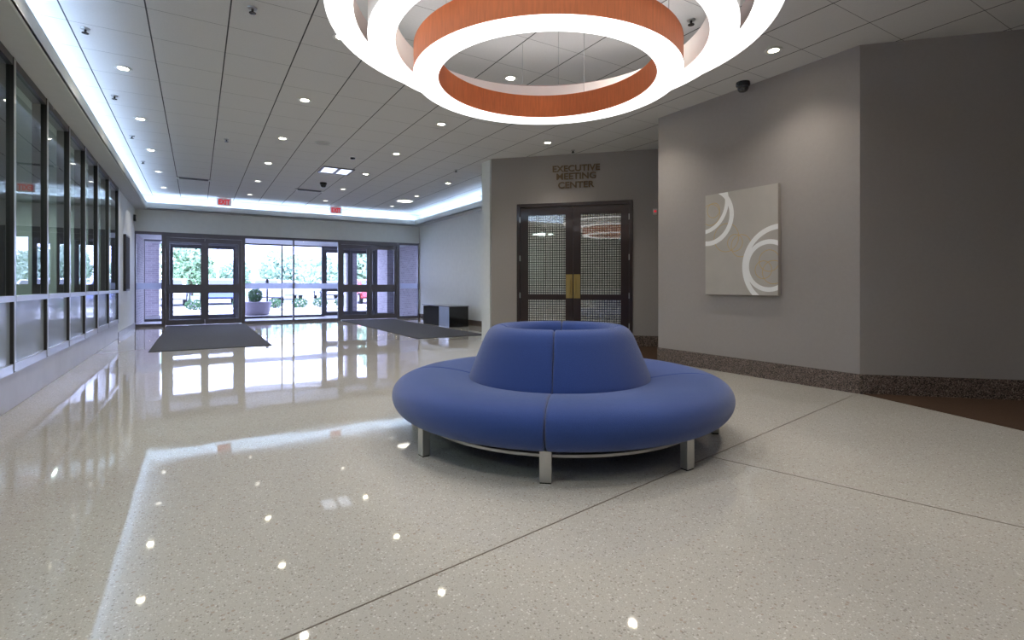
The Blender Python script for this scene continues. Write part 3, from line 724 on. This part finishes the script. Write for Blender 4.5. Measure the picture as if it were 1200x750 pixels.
# ------------------------------------------------------------------ double door with lattice glass, on the angled wall
dr = struct('door_3', loc=(*DW0, 0), rotz=A45)
f = B(); box(f, DS0, DS0 + .06, -.025, .12, 0, DH); box(f, DS1 - .06, DS1, -.025, .12, 0, DH); box(f, DS0 + .06, DS1 - .06, -.025, .12, DH - .065, DH)
obj('door_frame', f, 'mahogany', dr, bevel=0.006)
mid = 1.512
for a, b, ga, gb in ((DS0 + .063, mid - .002, .700, 1.375), (mid + .002, DS1 - .063, 1.650, 2.340)):
    l = B(); y0, y1 = -.005, .045
    for z0, z1 in ((.01, .30), (.80, .90), (2.325, DH - .07)): box(l, ga, gb, y0, y1, z0, z1)
    box(l, a, ga, y0, y1, .01, DH - .07); box(l, gb, b, y0, y1, .01, DH - .07)
    lf = obj('door_leaf', l, 'mahogany', dr)
    for z0, z1 in ((.30, .80), (.90, 2.325)): obj('lattice_pane', box(B(), ga, gb, .006, .016, z0, z1), 'lattice', lf)
    s = 1 if a > mid else -1
    c = mid + s * .068
    pl = obj('push_plate', box(B(), c - .058, c + .058, -.009, -.005, .83, 1.255), 'brass', lf, bevel=0.001)
    pb = B(); 
    for z in (.93, 1.15): tube(pb, (c - s * .02, -.009, z), (c - s * .02, -.05, z), .007)
    tube(pb, (c - s * .02, -.05, .91), (c - s * .02, -.05, 1.17), .009); obj('pull_handle', pb, 'brass', pl)
    hx = a - .003 if s < 0 else b + .003
    for z in (.35, .88, 1.55, 2.25): obj('hinge', box(B(), hx - .008, hx + .008, -.028, -.004, z - .05, z + .05), 'alu', lf)
t = thing('wall_sign', 'raised bronze lettering in three lines on the wall over the lattice-glass double door', 'sign', (*DW0, 2.8), A45)
for txt, z, wd in (('EXECUTIVE', 3.085, .84), ('MEETING', 2.945, .70), ('CENTER', 2.79, .64)):
    text_part('letter_line', txt, .115, wd, 'sign_bronze', t, (1.567, -.010, z - 2.8), 0.009, 0.02)
t = thing('wall_sensor', 'small white wall device with red light by the corner right of the door', 'wall device', (*DW0, 2.32), A45)
obj('box', box(B(), 2.885, 2.955, -.035, 0, -.05, .05), 'white_plastic', t, bevel=0.005); obj('red_light', box(B(), 2.90, 2.94, -.045, -.035, -.012, .02), 'exit_red', t)

# ------------------------------------------------------------------ painting
pc = thing('painting', 'square-edged grey canvas with white overlapping arcs hung on the taupe wall', 'painting', (WX - .03, 3.8225, 1.562), PI)
obj('canvas', box(B(), -.026, .026, -.4775, .4775, -.62, .62), 'canvas', pc, bevel=0.003)
fc = obj('painted_face', box(B(), .026, .0275, -.4755, .4755, -.618, .618), 'art', pc)

# ------------------------------------------------------------------ mats, bench, wall items
for x0, x1, y0, y1, lb in ((-.66, 1.13, 9.96, 16.05, 'long charcoal entrance mat before the left entrance doors'), (3.72, 5.30, 9.72, 16.05, 'long charcoal entrance mat before the right entrance doors')):
    t = thing('entrance_mat', lb, 'door mat', ((x0 + x1) / 2, (y0 + y1) / 2, 0), 0, 'entrance mats'); hx, hy = (x1 - x0) / 2, (y1 - y0) / 2
    obj('pile', box(B(), -hx + .02, hx - .02, -hy + .02, hy - .02, 0, .010), 'doormat', t)
    e = B(); box(e, -hx, -hx + .02, -hy, hy, 0, .006); box(e, hx - .02, hx, -hy, hy, 0, .006); box(e, -hx + .02, hx - .02, -hy, -hy + .02, 0, .006); box(e, -hx + .02, hx - .02, hy - .02, hy, 0, .006)
    obj('rubber_edge', e, 'rubber', t)
t = thing('bench', 'low black bench with a blue reflection painted on its front against the pale wall', 'bench', (5.42, 12.0, 0))
obj('end_box', box(B(), .02, .56, 0, .53, 0.0, .515), 'black_lam', t, bevel=0.004)
obj('front_reflection', box(B(), 0, .02, .0, .60, 0.0, .515), 'blue_reflection', t, bevel=0.003)  # blue colour imitates daylight mirrored in the bench's black front
obj('rear_box', box(B(), .02, .56, .62, 1.75, .0, .495), 'sofa_under', t, bevel=0.004)
obj('bench_top', box(B(), -.01, .57, -.01, 1.76, .515, .54), 'stone_top', t, bevel=0.004)
t = thing('display_case', 'slim dark wall-mounted display board beside the left entrance panel', 'wall board', (XL, 14.15, 0))
obj('board_frame', box(B(), 0, .05, -.36, .36, .94, 2.16), 'bronze', t, bevel=0.004); obj('board_face', box(B(), .05, .054, -.32, .32, .98, 2.12), 'doormat', t)
t = thing('strobe', 'small dark alarm strobe high on the left wall near the far corner', 'alarm strobe', (XL, 15.9, 2.74))
obj('housing', box(B(), 0, .05, -.06, .06, -.08, .08), 'black_plastic', t, bevel=0.006); obj('lens', box(B(), .05, .075, -.03, .03, -.03, .05), 'white_plastic', t)

# ------------------------------------------------------------------ light
def spot(x, y, e, ang=122, col=(1.0, 0.94, 0.84)):
    l = bpy.data.lights.new('downlight_and_fill', 'SPOT'); l.energy = e; l.color = col; l.spot_size = math.radians(ang); l.spot_blend = 1.0; l.shadow_soft_size = 0.05
    o = bpy.data.objects.new('downlight_and_fill', l); C.objects.link(o); o.location = (x, y, ZC - .02)
for x, y in dl_spots + [(x, y) for x in (0.2, 3.0, 6.2) for y in (-2.9, -0.9, 1.1) if not (x > 6 and y > 1)]:  # the appended positions are unseen fill lamps added behind the camera
    spot(x, y, 62 if y < 2 else 52 if y < 10 else 40)

for y in (2.0, 7.0, 11.0, 14.8):  # unseen fill lamps, added to brighten the corridor behind the left panes
    l = bpy.data.lights.new('corridor_fill', 'AREA'); l.energy = 32; l.size = 0.6; l.color = (0.92, 1.0, 0.97)
    o = bpy.data.objects.new('corridor_fill', l); C.objects.link(o); o.location = (-2.9, y, ZS - .03)
w = bpy.data.worlds.new('World'); bpy.context.scene.world = w; w.use_nodes = True
nt = w.node_tree; bg = nt.nodes['Background']
tc = nt.nodes.new('ShaderNodeTexCoord'); nz = nt.nodes.new('ShaderNodeTexNoise'); nz.inputs['Scale'].default_value = 2.2
nt.links.new(tc.outputs['Generated'], nz.inputs['Vector'])
nt.links.new(_mix(nt, nz.outputs['Fac'], (0.55, 0.61, 1.0), (0.66, 0.70, 1.0)), bg.inputs['Color']); bg.inputs['Strength'].default_value = 7.8

cam = bpy.data.cameras.new('camera'); cam.sensor_width = 36; cam.lens = 607 / 1200 * 36; cam.shift_y = -40 / 1200; cam.clip_end = 400; cam.clip_start = 0.05
co = bpy.data.objects.new('camera', cam); C.objects.link(co); co.location = (0, 0, H); co.rotation_euler = (PI / 2, 0, math.radians(-31.3))
sc = bpy.context.scene; sc.camera = co
sc.view_settings.view_transform = 'Standard'; sc.view_settings.look = 'None'; sc.view_settings.gamma = 1; sc.view_settings.use_curve_mapping = False
sc.view_settings.exposure = 0.38
sc.cycles.max_bounces = 10; sc.cycles.diffuse_bounces = 5; sc.cycles.transparent_max_bounces = 16; sc.cycles.sample_clamp_indirect = 6
